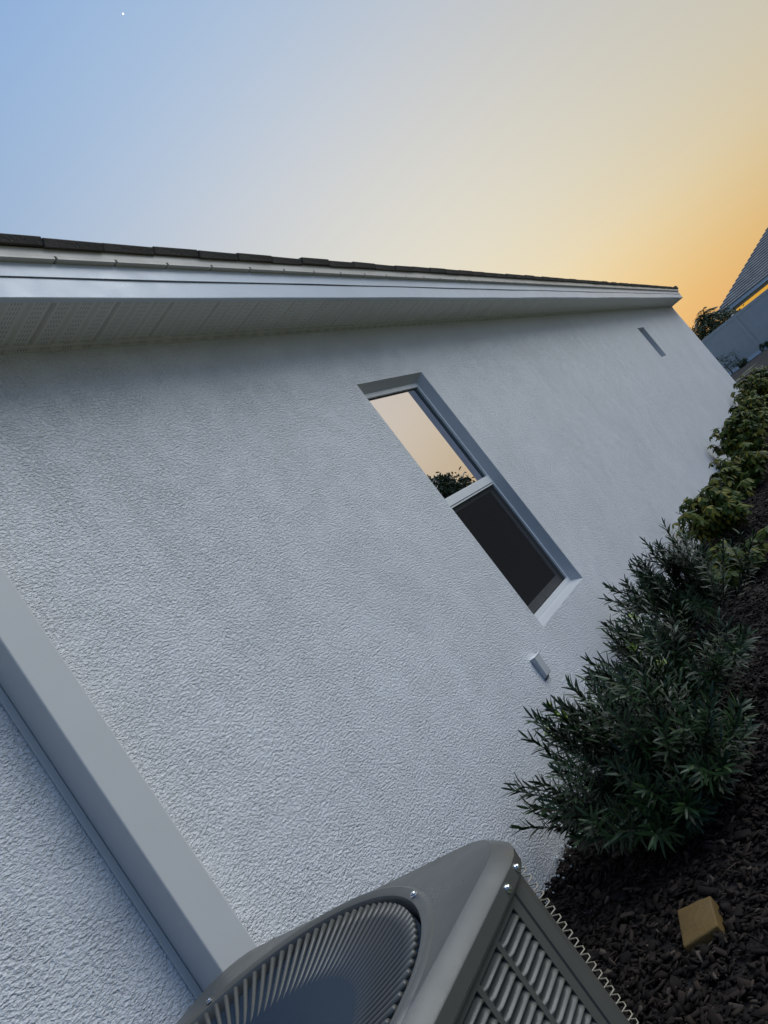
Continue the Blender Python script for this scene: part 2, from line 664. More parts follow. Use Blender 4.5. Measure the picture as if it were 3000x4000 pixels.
for i in range(n):
    for k in range(4):
        fs.append((5 * i + k, 5 * i + 5 + k, 5 * i + 6 + k, 5 * i + 1 + k))
last = 5 * n
fs.append((0, 1, 2, 3, 4))
mb.add(vs, fs)
mb.box((0.0, Y1 - 0.004, 2.9475), (0.284, Y1 + 0.002, 3.17))
hb(mb, 'fascia', M['fascia'])
# soffit panels, 0.305 m modules with three V grooves
mb = MB()
pw = 0.305
gx = []
for k in range(3):
    c = pw * (k / 3)
    d = 0.016 if k == 0 else 0.010
    gx += [(c, d), (c + 0.004, d), (c + 0.014, 0.0), (c + pw / 3 - 0.012, 0.0), (c + pw / 3 - 0.010, 0.006)]
gx.append((pw - 0.0005, 0.012))
vs = []
for x in (0.012, 0.262):
    vs += [(x, y, z) for y, z in gx]
nn = len(gx)
mb.add(vs, [(i, i + 1, nn + i + 1, nn + i) for i in range(nn - 1)])
sm = mb.mesh('soffit_panel', M['soffit'])
y = 1.911 - pw * 19
while y < Y1 - 0.05:
    inst('soffit_panel', sm, house, (0, y - 7, 2.951 + random.uniform(-0.0008, 0.0008)))
    y += pw
mb = MB().box((0.0, Y0, 2.944), (0.030, Y1, 2.962))
mb.box((0.0, Y0, 2.936), (0.006, Y1, 2.944))
hb(mb, 'soffit_channel', M['soffit'], bevel=0.001)
mb = MB().box((0.0, Y0, 2.975), (0.28, Y1, 2.985))
hb(mb, 'soffit_backing', M['black'])


# windows
def window(w, depth, rise, drop, flare, detail):
    a, b_, z0, z1 = w
    i0, i1 = z0 + rise, z1 - drop
    oa, ob = a, b_
    a, b_ = a + flare, b_ - flare
    # returns in smooth stucco: sloped sill and head, straight jambs
    mb = MB()
    e = 0.0
    o = [(e, oa, z0), (e, ob, z0), (e, ob, z1), (e, oa, z1)]
    q = [(-depth, a, i0), (-depth, b_, i0), (-depth, b_, i1), (-depth, a, i1)]
    for k in range(4):
        k2 = (k + 1) % 4
        mb.quad(o[k], o[k2], q[k2], q[k])
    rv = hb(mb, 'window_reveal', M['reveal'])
    # frame
    fw = 0.032
    mb = MB()
    x0, x1 = -depth - 0.03, -depth + 0.002
    mb.box((x0, a, i0), (x1, b_, i0 + fw))
    mb.box((x0, a, i1 - fw), (x1, b_, i1))
    mb.box((x0, a, i0 + fw), (x1 - 0.001, a + fw * 0.5, i1 - fw))
    mb.box((x0, b_ - fw * 0.62, i0 + fw), (x1 - 0.001, b_, i1 - fw))
    win = hb(mb, 'window', M['vinyl'], bevel=0.002)
    mid = (i0 + i1) / 2 + 0.02

    def sub(mb, name, mat, **k):
        o = mb.build(name, mat, win, **k)
        return o
    # dark room behind
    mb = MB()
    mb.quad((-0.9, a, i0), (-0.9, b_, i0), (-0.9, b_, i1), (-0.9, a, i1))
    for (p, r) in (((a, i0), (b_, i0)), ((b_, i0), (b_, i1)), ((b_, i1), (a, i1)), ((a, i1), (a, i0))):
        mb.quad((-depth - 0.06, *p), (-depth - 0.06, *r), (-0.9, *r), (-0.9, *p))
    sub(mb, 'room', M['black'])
    if not detail:
        mb = MB().box((-depth - 0.022, a + 0.02, i0 + fw), (-depth - 0.018, b_ - 0.012, i1 - fw))
        sub(mb, 'pane', M['glass'])
        return
    # meeting rail
    mb = MB().box((-depth - 0.028, a + 0.016, mid - 0.036), (-depth + 0.006, b_ - 0.020, mid + 0.022))
    rail = sub(mb, 'meeting_rail', M['vinyl'], bevel=0.003)
    mb = MB().box((-depth - 0.028, a + 0.016, mid - 0.050), (-depth + 0.001, b_ - 0.020, mid - 0.0385))
    sub(mb, 'screen_rail', M['vinyl'], bevel=0.002)
    mb = MB().box((-depth - 0.026, a + 0.016, mid + 0.022), (-depth - 0.020, b_ - 0.020, i1 - fw - 0.006))
    sub(mb, 'upper_pane', M['glass'])
    mb = MB().box((-depth - 0.024, a + 0.016, i1 - fw - 0.006), (-depth - 0.016, b_ - 0.020, i1 - fw))
    sub(mb, 'glazing_gasket', M['black'])
    mb = MB().box((-depth - 0.0195, b_ - 0.055, mid + 0.0225), (-depth - 0.016, b_ - 0.0205, i1 - fw - 0.0065))  # dark strip painted in for the jamb's reflection at the pane edge
    sub(mb, 'jamb_reflection_strip', M['jamb_reflection'])
    # lower sash set back, screen in front
    lz0, lz1 = i0 + fw, mid - 0.05
    mb = MB()
    xa, xb = -depth - 0.058, -depth - 0.034
    mb.box((xa, a + 0.016, lz0), (xb, b_ - 0.012, lz0 + 0.055))
    mb.box((xa, a + 0.016, lz1 - 0.03), (xb, b_ - 0.012, lz1))
    mb.box((xa, a + 0.016, lz0 + 0.055), (xb, a + 0.06, lz1 - 0.03))
    mb.box((xa, b_ - 0.055, lz0 + 0.055), (xb, b_ - 0.012, lz1 - 0.03))
    sub(mb, 'lower_sash', M['vinyl'], bevel=0.003)
    mb = MB().box((-depth - 0.050, a + 0.05, lz0 + 0.05), (-depth - 0.046, b_ - 0.05, lz1 - 0.025))
    sub(mb, 'lower_pane', M['dimglass'])
    mb = MB().quad((-depth - 0.012, a + 0.016, lz0), (-depth - 0.012, b_ - 0.020, lz0), (-depth - 0.012, b_ - 0.020, lz1), (-depth - 0.012, a + 0.016, lz1))
    sub(mb, 'insect_screen', M['screen'])


window(W1, 0.068, 0.036, 0.040, 0.030, True)
window(W2, 0.075, 0.03, 0.03, 0.0, False)

# ------------------------------------------------------------------ things on the wall
mb = MB().box((0.002, 1.110, 0.05), (0.130, 1.234, 2.93))
lc = empty('line_cover', (0, 1.17, 0))
tag(lc, 'smooth grey vertical duct cover running up the wall behind the air conditioner', 'duct cover')
o = mb.build('duct', M['cover'], lc, bevel=0.006, seg=3)
o.location = (0, -1.17, 0)
mb = MB().box((0.002, 1.086, 0.05), (0.009, 1.1085, 2.93))
o = mb.build('flange', M['cover'], lc, bevel=0.002)
o.location = (0, -1.17, 0)

bx = empty('wall_box', (0, 3.585, 0.52))
bx.scale = (0.75, 0.85, 0.85)
tag(bx, 'small grey box sticking out of the wall below the double window', 'wall box')
mb = MB().add([(0.001, -0.045, 0.0), (0.001, 0.045, 0.0), (0.001, 0.045, 0.148), (0.001, -0.045, 0.148),
               (0.034, -0.042, 0.012), (0.034, 0.042, 0.012), (0.042, 0.042, 0.145), (0.042, -0.042, 0.145)],
              [(0, 3, 2, 1), (4, 5, 6, 7), (0, 1, 5, 4), (1, 2, 6, 5), (2, 3, 7, 6), (3, 0, 4, 7)])
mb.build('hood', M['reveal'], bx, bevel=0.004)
mb = MB().box((0.001, -0.047, 0.148), (0.046, 0.047, 0.152))
mb.build('top_flange', M['vinyl'], bx, bevel=0.002)
mb = MB().add([(0.002, -0.05, -0.012), (0.003, 0.03, -0.006), (0.006, 0.03, 0.004), (0.018, -0.03, 0.005), (0.022, -0.05, 0.002), (0.008, -0.056, -0.008)],
              [(0, 1, 2, 3, 4, 5)])
mb.build('sealant', M['bark'], bx)

# ------------------------------------------------------------------ air conditioner
AC = empty('air_conditioner', (0.785, 0.612, 0.0), R(2.5))
tag(AC, 'grey louvred outdoor air conditioner with round fan grille on top', 'air conditioner')
HW = 0.45
N = 128


def rrect(h, r, n=N):
    out = []
    for i in range(n):
        a = 2 * math.pi * i / n
        # superellipse-free rounded square: cast a ray
        c, s_ = math.cos(a), math.sin(a)
        t_ = h / max(abs(c), abs(s_))
        px, py = c * t_, s_ * t_
        qx, qy = h - r, h - r
        if abs(px) > qx and abs(py) > qy:
            # intersect with the corner arc
            ox, oy = math.copysign(qx, px), math.copysign(qy, py)
            bq = -(c * ox + s_ * oy)
            cq = ox * ox + oy * oy - r * r
            t_ = -bq + math.sqrt(max(0, bq * bq - cq))
            px, py = c * t_, s_ * t_
        out.append((px, py))
    return out


def circ(r, n=N):
    return [(r * math.cos(2 * math.pi * i / n), r * math.sin(2 * math.pi * i / n)) for i in range(n)]


def loft(loops):
    mb = MB()
    vs = []
    for pts, z in loops:
        vs += [(x, y, z) for x, y in pts]
    fs = []
    for k in range(len(loops) - 1):
        for i in range(N):
            j = (i + 1) % N
            fs.append((k * N + i, k * N + j, (k + 1) * N + j, (k + 1) * N + i))
    return mb.add(vs, fs)


ZT = 0.888
mb = loft([(circ(0.4006), ZT - 0.050), (circ(0.4027), ZT - 0.010), (circ(0.4068), ZT - 0.002), (circ(0.4129), ZT + 0.001),
           (circ(0.4231), ZT + 0.003), (circ(0.4282), ZT + 0.001), (circ(0.4313), ZT - 0.002),
           (rrect(0.432, 0.105), ZT - 0.003), (rrect(0.434, 0.105), ZT - 0.004), (rrect(0.457, 0.125), ZT - 0.026),
           (rrect(0.4585, 0.125), ZT - 0.029), (rrect(0.457, 0.125), ZT - 0.052), (rrect(0.454, 0.12), ZT - 0.0545), (rrect(0.440, 0.11), ZT - 0.0545)])
cap = mb.build('top_cover', M['ac'], AC, smooth=True)
mod = cap.modifiers.new('es', 'EDGE_SPLIT')
mod.split_angle = R(28)
# lip below the cap
mb = loft([(rrect(0.438, 0.11), ZT - 0.0535), (rrect(0.449, 0.12), ZT - 0.0555), (rrect(0.451, 0.12), ZT - 0.0580), (rrect(0.449, 0.12), ZT - 0.0610), (rrect(0.430, 0.10), ZT - 0.0615)])
mb.build('top_lip', M['ac'], AC, smooth=True)
# concave fan dish
mb = MB()
NR = 14
vs = []
for k in range(NR + 1):
    r = 0.396 * k / NR if k else 0.002
    z = ZT - 0.012 - 0.040 * (1 - (r / 0.396) ** 2) - (0.012 if k == NR else 0)
    vs += [(r * math.cos(2 * math.pi * i / N), r * math.sin(2 * math.pi * i / N), z) for i in range(N)]
fs = []
for k in range(NR):
    for i in range(N):
        j = (i + 1) % N
        fs.append((k * N + i, k * N + j, (k + 1) * N + j, (k + 1) * N + i))
fs.append(tuple(range(N)))
mb.add(vs, fs)
dish = mb.build('fan_dish', M['dish'], AC, smooth=True)
# radial ribs sinking into the dish
mb = MB()


def dz(r):
    return ZT - 0.012 - 0.040 * (1 - (r / 0.396) ** 2)


pts, rad = [], []
for k in range(8):
    r = 0.393 - 0.21 * k / 7
    pts.append((r, 0, dz(r) + 0.005 - 0.0125 * (k / 7)))
    rad.append(0.0054 - 0.0030 * k / 7)
mb.tube(pts, rad, 8)
rib = mb.mesh('grille_rib', M['ac'], True)
NRIB = 104
for k in range(NRIB):
    inst('grille_rib', rib, AC, (0, 0, 0), (0, 0, 2 * math.pi * k / NRIB))
# body: corner posts
PH0, PH1 = 0.07, ZT - 0.062
PW = 0.008
for sx in (-1, 1):
    for sy in (-1, 1):
        mb = MB()
        h, r = 0.440, 0.10
        prof = [(h, h - r - PW)]
        for q in range(7):
            a = math.pi / 2 * q / 6
            prof.append((h - r + r * math.cos(a), h - r + r * math.sin(a)))
        prof.append((h - r - PW, h))
        inn = [(x - 0.012 * (1 if x > h - 0.02 else 0.7), y_ - 0.012 * (1 if y_ > h - 0.02 else 0.7)) for x, y_ in prof]
        ring = prof + inn[::-1]
        nn = len(ring)
        vs = [(sx * x, sy * y_, z) for z in (PH0, PH1) for x, y_ in ring]
        mb.add(vs, [(i, (i + 1) % nn, nn + (i + 1) % nn, nn + i) for i in range(nn)])
        mb.build('corner_post', M['ac'], AC, fix=True)
# louvred panel on the outer side (local +X) and its louvers
PX = 0.438
cols, rows = 8, 37
CP, RPT = 0.089, 0.0165
cy0 = 0.358   # top end of first column
zt = ZT - 0.062
SL, SH = 0.074, 0.0140
yb, zb = [], []
panel_y = (-0.328, 0.328)
ystart_l = 0.328 - 0.020
mb = MB()
# vertical strips between the columns
edges = [panel_y[1]]
starts = []
for c_ in range(cols):
    y1 = ystart_l - c_ * CP * 0.95
    y0 = y1 - SL
    if y0 < panel_y[0] + 0.01:
        break
    starts.append((y0, y1))
prev = panel_y[1]
zbot = PH0
ztop = PH1 - 0.002
rowz = [ztop - 0.012 - k * RPT for k in range(rows)]
for (y0, y1) in starts:
    mb.box((PX - 0.004, y1, zbot), (PX, prev, ztop))
    mb.box((PX - 0.004, y0, rowz[0]), (PX, y1, ztop))
    for k in range(rows):
        lo = rowz[k] - SH
        nxt = rowz[k + 1] if k < rows - 1 else zbot
        mb.box((PX - 0.004, y0, nxt), (PX, y1, lo))
    prev = y0
mb.box((PX - 0.004, panel_y[0], zbot), (PX, prev, ztop))
panel = mb.build('louver_panel', M['ac'], AC)
mb = MB().box((PX - 0.03, panel_y[0], zbot), (PX - 0.028, panel_y[1], ztop))
mb.build('panel_backing', M['black'], AC)
# one stamped louver blade, bulging out at its lower edge with rounded ends
mb = MB()
prof = [(-0.016, 0.0005), (-0.010, -0.004), (-0.003, -0.009), (0.003, -0.0125), (0.0035, -0.0142), (0.0, -0.0142)]
ends = [(0.0, 0.0), (0.004, 0.6), (0.010, 0.95), (SL - 0.010, 0.95), (SL - 0.004, 0.6), (SL, 0.0)]
vs = []
for (q, w) in ends:
    for (x, z) in prof:
        vs.append((x * w - 0.001 * (1 - w) if x > 0 else x, q, z))
n_ = len(prof)
fs = [(i * n_ + k, i * n_ + k + 1, (i + 1) * n_ + k + 1, (i + 1) * n_ + k) for i in range(len(ends) - 1) for k in range(n_ - 1)]
mb.add(vs, fs)
lou = mb.mesh('louver', M['ac'], True)
for (y0, y1) in starts:
    for z in rowz:
        inst('louver', lou, AC, (PX, y0, z))
# plain side panels and coil behind the wire guard
mb = MB().box((-PX, -0.34, PH0), (-PX + 0.004, 0.34, PH1))
mb.build('side_panel', M['ac'], AC)
mb = MB().box((-0.34, -PX, PH0), (0.34, -PX + 0.004, PH1))
mb.build('side_panel', M['ac'], AC)
mb = MB().box((-0.36, 0.405, PH0), (0.40, 0.410, PH1))
mb.build('coil', M['coil'], AC)
mb = MB().box((-0.43, -0.43, PH0 - 0.01), (0.43, 0.43, PH0 + 0.02))
mb.build('base_pan', M['acdark'], AC)
mb = MB()
wp = [(0.340, 0.430, 0), (0.356, 0.442, 0), (0.363, 0.456, 0.0), (0.356, 0.466, 0), (0.335, 0.470, 0), (0.30, 0.470, 0), (0.0, 0.468, 0), (-0.34, 0.466, 0), (-0.36, 0.43, 0)]
mb.tube([(x + 0.028, y_, z) for x, y_, z in wp], 0.0013, 6)
wme = mb.mesh('guard_wire', M['wire'], True)
z = 0.807
while z > 0.1:
    inst('guard_wire', wme, AC, (0, 0, z + random.uniform(-0.0006, 0.0006)))
    z -= 0.0165
mb = MB().tube([(0, 0.4645, 0.09), (0, 0.4645, 0.815)], 0.002, 6)
vme = mb.mesh('upright_wire', M['wire'], True)
for x in (0.30, 0.15, 0.0, -0.15, -0.30):
    inst('upright_wire', vme, AC, (x, 0, 0))
# screws
mb = MB()
n_ = 10
loops = [(0.0075, 0.0), (0.0075, 0.0012), (0.0050, 0.0013), (0.0050, 0.0045), (0.0035, 0.0058)]
vs = [(r * math.cos(2 * math.pi * i / n_), r * math.sin(2 * math.pi * i / n_), z) for r, z in loops for i in range(n_)]
fs = [(k * n_ + i, k * n_ + (i + 1) % n_, (k + 1) * n_ + (i + 1) % n_, (k + 1) * n_ + i) for k in range(len(loops) - 1) for i in range(n_)]
fs.append(tuple(range((len(loops) - 1) * n_, len(loops) * n_)))
mb.add(vs, fs)
scr = mb.mesh('screw', M['steel'])
for (x, y_, z, rot) in ((0.4575, 0.300, ZT - 0.041, (0, math.pi / 2, 0)), (0.4555, 0.352, ZT - 0.041, (0, math.pi / 2, 0.16)), (0.4575, -0.300, ZT - 0.041, (0, math.pi / 2, 0)),
                       (0.417 * math.cos(0.87), 0.417 * math.sin(0.87), ZT + 0.002, (0, 0, 0)),
                       (0.417 * math.cos(2.44), 0.417 * math.sin(2.44), ZT + 0.002, (0, 0, 0)),
                       (0.417 * math.cos(4.01), 0.417 * math.sin(4.01), ZT + 0.002, (0, 0, 0)),
                       (0.417 * math.cos(5.58), 0.417 * math.sin(5.58), ZT + 0.002, (0, 0, 0))):
    inst('screw', scr, AC, (x, y_, z), rot)
mb = MB().box((0.30, 0.10, 0.006), (1.29, 1.10, 0.06))
pad = mb.build('concrete_pad', M['concrete'], bevel=0.01)
tag(pad, 'low concrete slab under the air conditioner', 'pad')


# ------------------------------------------------------------------ leaves
def leaf_mesh(P, D, U, L, W, bend, prof, ncol=2):
    """P,D,U (n,3); L,W,bend (n,); prof list of (t, half width). returns verts, faces (quads)"""
    n = len(P)
    D = D / np.linalg.norm(D, axis=1, keepdims=True)
    S = np.cross(D, U)
    S /= np.linalg.norm(S, axis=1, keepdims=True) + 1e-9
    Nn = np.cross(S, D)
    k = len(prof)
    V = np.zeros((n, k, 2, 3))
    for i, (t_, w) in enumerate(prof):
        c = P + D * (L * t_)[:, None] - Nn * (bend * L * t_ * t_)[:, None]
        V[:, i, 0] = c + S * (W * w)[:, None]
        V[:, i, 1] = c - S * (W * w)[:, None]
    base = (np.arange(n) * k * 2)[:, None]
    F = []
    for i in range(k - 1):
        F.append(np.stack([base[:, 0] + 2 * i, base[:, 0] + 2 * i + 1, base[:, 0] + 2 * i + 3, base[:, 0] + 2 * i + 2], 1))
    return V.reshape(-1, 3), np.concatenate(F)


def np_mesh(name, V, F, mat, smooth=True):
    me = bpy.data.meshes.new(name)
    nf, nv = F.shape
    me.vertices.add(len(V))
    me.vertices.foreach_set('co', V.astype(np.float32).ravel())
    me.loops.add(nf * nv)
    me.loops.foreach_set('vertex_index', F.astype(np.int32).ravel())
    me.polygons.add(nf)
    me.polygons.foreach_set('loop_start', np.arange(0, nf * nv, nv, dtype=np.int32))
    me.polygons.foreach_set('loop_total', np.full(nf, nv, dtype=np.int32))
    me.update(calc_edges=True)
    if smooth:
        me.polygons.foreach_set('use_smooth', [True] * nf)
    me.materials.append(mat)
    return me


NEEDLE = [(0.0, 0.25), (0.2, 0.5), (0.6, 0.5), (0.88, 0.3), (1.0, 0.02)]
OBOV = [(0.0, 0.10), (0.3, 0.38), (0.65, 0.52), (0.9, 0.34), (1.0, 0.05)]


def rand_unit(n, r):
    v = r.normal(size=(n, 3))
    return v / np.linalg.norm(v, axis=1, keepdims=True)


def podocarpus(base, height, spread, nbr, seed, label, leans=(), young=6):
    r = np.random.default_rng(seed)
    root = empty('podocarpus_shrub', base)
    tag(root, label, 'shrub', 'needle leaved shrubs along the wall')
    stems = MB()
    P, D, U, L = [], [], [], []
    YP = []
    axes = []
    for b in range(nbr):
        az = r.uniform(0, 2 * math.pi)
        tilt = r.uniform(0.05, 1.0) ** 0.8 * spread
        ln = height * r.uniform(0.72, 1.05) * (1 - 0.18 * tilt)
        axes.append((az, tilt, ln))
    for (az, tilt, ln) in leans:
        axes.append((az, tilt, ln))
    for bi, (az, tilt, ln) in enumerate(axes):
        d0 = np.array([math.sin(tilt) * math.cos(az), math.sin(tilt) * math.sin(az), math.cos(tilt)])
        side = rand_unit(1, r)[0]
        curve = r.uniform(-0.05, 0.22)
        ts = np.linspace(0, 1, 9)
        pts = np.array([np.array([d0[0] * 0.04, d0[1] * 0.04, 0]) + d0 * ln * t_ + np.array([0, 0, 1]) * curve * ln * t_ * t_ * math.sin(tilt) + side * 0.03 * ln * math.sin(t_ * 3) for t_ in ts])
        stems.tube(pts.tolist(), [0.006 * (1 - 0.75 * t_) for t_ in ts], 5, False)
        twigs = [(pts, 0.34, 56)]
        for q in range(r.integers(2, 5)):
            t0 = r.uniform(0.3, 0.85)
            i0 = int(t0 * 8)
            p0 = pts[i0]
            tan = pts[min(8, i0 + 1)] - pts[max(0, i0 - 1)]
            tan /= np.linalg.norm(tan)
            o = rand_unit(1, r)[0]
            o -= tan * o.dot(tan)
            o /= np.linalg.norm(o)
            dd = tan * 0.75 + o * 0.6 + np.array([0, 0, 0.25])
            dd /= np.linalg.norm(dd)
            l2 = r.uniform(0.10, 0.20)
            tp = np.array([p0 + dd * l2 * s_ + np.array([0, 0, 0.25]) * l2 * s_ * s_ for s_ in np.linspace(0, 1, 6)])
            stems.tube(tp.tolist(), [0.003 * (1 - 0.6 * s_) for s_ in np.linspace(0, 1, 6)], 4, False)
            twigs.append((tp, 0.2, 28))
        for (tp, tstart, nl) in twigs:
            m_ = len(tp)
            for q in range(nl):
                t_ = tstart + (1 - tstart) * (q + r.uniform(0, 1)) / nl
                fidx = t_ * (m_ - 1)
                i0 = min(m_ - 2, int(fidx))
                p = tp[i0] + (tp[i0 + 1] - tp[i0]) * (fidx - i0)
                tan = tp[i0 + 1] - tp[i0]
                tan /= np.linalg.norm(tan)
                a = np.cross(tan, [0.31, 0.2, 0.93])
                a /= np.linalg.norm(a)
                bb = np.cross(tan, a)
                ph = q * 2.399 + r.uniform(-0.3, 0.3)
                rad = a * math.cos(ph) + bb * math.sin(ph)
                op = 1.0 - 0.55 * max(0, (t_ - 0.75) / 0.25)
                P.append(p)
                D.append(tan * (0.75 + 0.6 * (1 - op)) + rad * op)
                U.append(tan)
                L.append(r.uniform(0.052, 0.082) * (0.8 + 0.2 * op))
        if bi < young:
            tip = pts[-1]
            for q in range(16):
                YP.append(tip + r.normal(size=3) * 0.008)
    P, D, U, L = np.array(P), np.array(D), np.array(U), np.array(L)
    keep = (P[:, 2] > 0.0) & (P[:, 0] + base[0] > 0.015)
    P, D, U, L = P[keep], D[keep], U[keep], L[keep]
    # needles turn away from the wall
    near = (P + D * L[:, None])[:, 0] + base[0] < 0.01
    D[near, 0] = np.abs(D[near, 0])
    V, F = leaf_mesh(P, D, U, L, np.full(len(P), 0.0098) * r.uniform(0.8, 1.15, len(P)), r.uniform(0.05, 0.4, len(P)), NEEDLE)
    o = bpy.data.objects.new('foliage', np_mesh('foliage', V, F, M['podo']))
    link(o, root)
    o['kind'] = 'stuff'
    stems.build('stems', M['bark'], root, smooth=True)
    if young and YP:
        YP = np.array(YP)
        n_ = len(YP)
        d = rand_unit(n_, r)
        d[:, 2] = np.abs(d[:, 2]) + 0.5
        V, F = leaf_mesh(YP, d, np.tile([0.1, 0.2, 1.0], (n_, 1)), r.uniform(0.02, 0.035, n_), np.full(n_, 0.007), np.full(n_, 0.1), NEEDLE)
        o = bpy.data.objects.new('young_growth', np_mesh('young_growth', V, F, M['newleaf']))
        link(o, root)
        o['kind'] = 'stuff'
        o['label'] = 'lime green young shoots'
    return root


def schefflera(base, height, spread, nst, seed, label, size=1.0):
    r = np.random.default_rng(seed)
    root = empty('schefflera_shrub', base)
    tag(root, label, 'shrub', 'variegated umbrella shrubs along the wall')
    stems = MB()
    P, D, U, L, W = [], [], [], [], []
    for b in range(nst):
        az = r.uniform(0, 2 * math.pi)
        tilt = spread * r.uniform(0, 1) ** 0.6
        ln = height * r.uniform(0.5, 1.0)
        d0 = np.array([math.sin(tilt) * math.cos(az), math.sin(tilt) * math.sin(az), math.cos(tilt)])
        st = np.array([r.normal() * 0.04, r.normal() * 0.04, 0])
        pts = [st + d0 * ln * t_ + r.normal(size=3) * 0.006 for t_ in np.linspace(0, 1, 6)]
        stems.tube([tuple(p) for p in pts], [0.006 * (1 - 0.6 * t_) for t_ in np.linspace(0, 1, 6)], 5, False)
        for q in range(9):
            t_ = r.uniform(0.35, 1.0)
            p0 = st + d0 * ln * t_
            a2 = r.uniform(0, 2 * math.pi)
            pe = np.array([math.cos(a2), math.sin(a2), r.uniform(0.1, 0.8)])
            pe /= np.linalg.norm(pe)
            hub = p0 + pe * r.uniform(0.04, 0.10) * size
            stems.tube([tuple(p0), tuple((p0 + hub) / 2 + np.array([0, 0, 0.005])), tuple(hub)], 0.0016, 4, False)
            up = np.array([0, 0, 1.0]) + pe * 0.7 + r.normal(size=3) * 0.15
            up /= np.linalg.norm(up)
            a = np.cross(up, [0.3, 0.9, 0.1])
            a /= np.linalg.norm(a)
            bb = np.cross(up, a)
            nl = int(r.integers(6, 9))
            ph0 = r.uniform(0, 6)
            for k in range(nl):
                ph = ph0 + 2 * math.pi * k / nl
                dr = a * math.cos(ph) + bb * math.sin(ph) - up * r.uniform(0.1, 0.5)
                P.append(hub)
                D.append(dr)
                U.append(up)
                l_ = r.uniform(0.05, 0.078) * size
                L.append(l_)
                W.append(l_ * r.uniform(0.36, 0.46))
    P, D, U, L, W = map(np.array, (P, D, U, L, W))
    keep = (P[:, 0] + base[0] > 0.03) & (P[:, 2] > 0.0)
    P, D, U, L, W = P[keep], D[keep], U[keep], L[keep], W[keep]
    near = (P + D * L[:, None])[:, 0] + base[0] < 0.01
    D[near, 0] = np.abs(D[near, 0])
    V, F = leaf_mesh(P, D, U, L, W, r.uniform(0.1, 0.5, len(P)), OBOV)
    o = bpy.data.objects.new('foliage', np_mesh('foliage', V, F, M['schef']))
    link(o, root)
    o['kind'] = 'stuff'
    stems.build('stems', M['bark'], root, smooth=True)
    return root


podocarpus((0.61, 2.70, 0.0), 0.68, 1.1, 42, 3, 'dark needle leaved shrub nearest the air conditioner, biggest of its row',
           leans=((math.pi * 1.05, 1.0, 0.52), (math.pi * 1.2, 1.1, 0.56), (math.pi * 1.3, 0.9, 0.58), (math.pi * 1.4, 1.1, 0.48), (math.pi * 0.95, 0.7, 0.6), (math.pi * 1.15, 0.8, 0.62),
                  (-0.2, 1.15, 0.46), (-0.6, 1.1, 0.48), (-1.0, 1.2, 0.44), (-1.3, 1.1, 0.42), (0.1, 1.0, 0.5), (-0.4, 0.85, 0.52), (0.4, 1.1, 0.46)), young=5)
podocarpus((0.62, 3.5, 0.0), 0.66, 1.05, 33, 5, 'dark needle leaved shrub standing second from the air conditioner', young=2)
podocarpus((0.58, 4.6, 0.0), 0.76, 0.9, 33, 8, 'dark needle leaved shrub third from the air conditioner, below the window', young=0)
schefflera((0.72, 5.45, 0.0), 0.32, 1.0, 18, 21, 'low yellow green umbrella shrub half hidden behind the needle leaved shrubs')
schefflera((0.45, 7.0, 0.0), 0.60, 0.85, 60, 22, 'rounded variegated umbrella shrub just past the needle leaved shrubs')
schefflera((0.50, 8.7, 0.0), 0.50, 0.9, 50, 25, 'lower variegated umbrella shrub filling the middle of the hedge')
schefflera((0.45, 10.9, 0.0), 0.68, 0.8, 70, 23, 'variegated umbrella shrub with pale leaves farther along the wall', 1.1)
schefflera((0.48, 13.2, 0.0), 0.72, 0.8, 60, 26, 'umbrella shrub second from the far house corner', 1.15)
schefflera((0.50, 15.6, 0.0), 0.92, 0.7, 70, 24, 'tallest umbrella shrub close to the far house corner', 1.25)

# ------------------------------------------------------------------ mulch chips
n = 42000
yy = 1.0 + 13.0 * rng.random(n) ** 2.2
xx = rng.uniform(0.0, 1.5, n)
P = np.stack([xx, yy, 0.008 + rng.uniform(0.0, 0.022, n)], 1)
D = np.stack([rng.normal(size=n), rng.normal(size=n), rng.normal(size=n) * 0.35], 1)
U = np.stack([rng.normal(size=n) * 0.5, rng.normal(size=n) * 0.5, np.ones(n)], 1)
L = 0.009 + 0.042 * rng.random(n) ** 1.6 * (1 + 0.4 * (rng.random(n) > 0.85))
W = L * rng.uniform(0.25, 0.7, n)
D /= np.linalg.norm(D, axis=1, keepdims=True)
S = np.cross(D, U)
S /= np.linalg.norm(S, axis=1, keepdims=True)
Nn = np.cross(S, D)
T = rng.uniform(0.003, 0.007, n)
V = np.zeros((n, 8, 3))
for k, (a, b_, c_) in enumerate(((-.5, -.5, -.5), (.5, -.35, -.5), (.42, .5, -.5), (-.5, .3, -.5), (-.45, -.45, .5), (.5, -.3, .5), (.35, .4, .5), (-.4, .35, .5))):
    j = rng.uniform(0.75, 1.25, n)
    V[:, k] = P + D * (a * L * j)[:, None] + S * (b_ * W * j)[:, None] + Nn * (c_ * T)[:, None]
bf = np.array([(0, 3, 2, 1), (4, 5, 6, 7), (0, 1, 5, 4), (1, 2, 6, 5), (2, 3, 7, 6), (3, 0, 4, 7)])
F = (bf[None] + (np.arange(n) * 8)[:, None, None]).reshape(-1, 4)
ok = ~((V[:, :, 0].min(1) < 0.004))
F = F.reshape(n, 6, 4)[ok].reshape(-1, 4)
o = bpy.data.objects.new('mulch_chips', np_mesh('mulch_chips', V.reshape(-1, 3), F, M['chip'], False))
link(o)
tag(o, 'brown wood mulch chips covering the bed by the wall', 'mulch', kind='stuff')
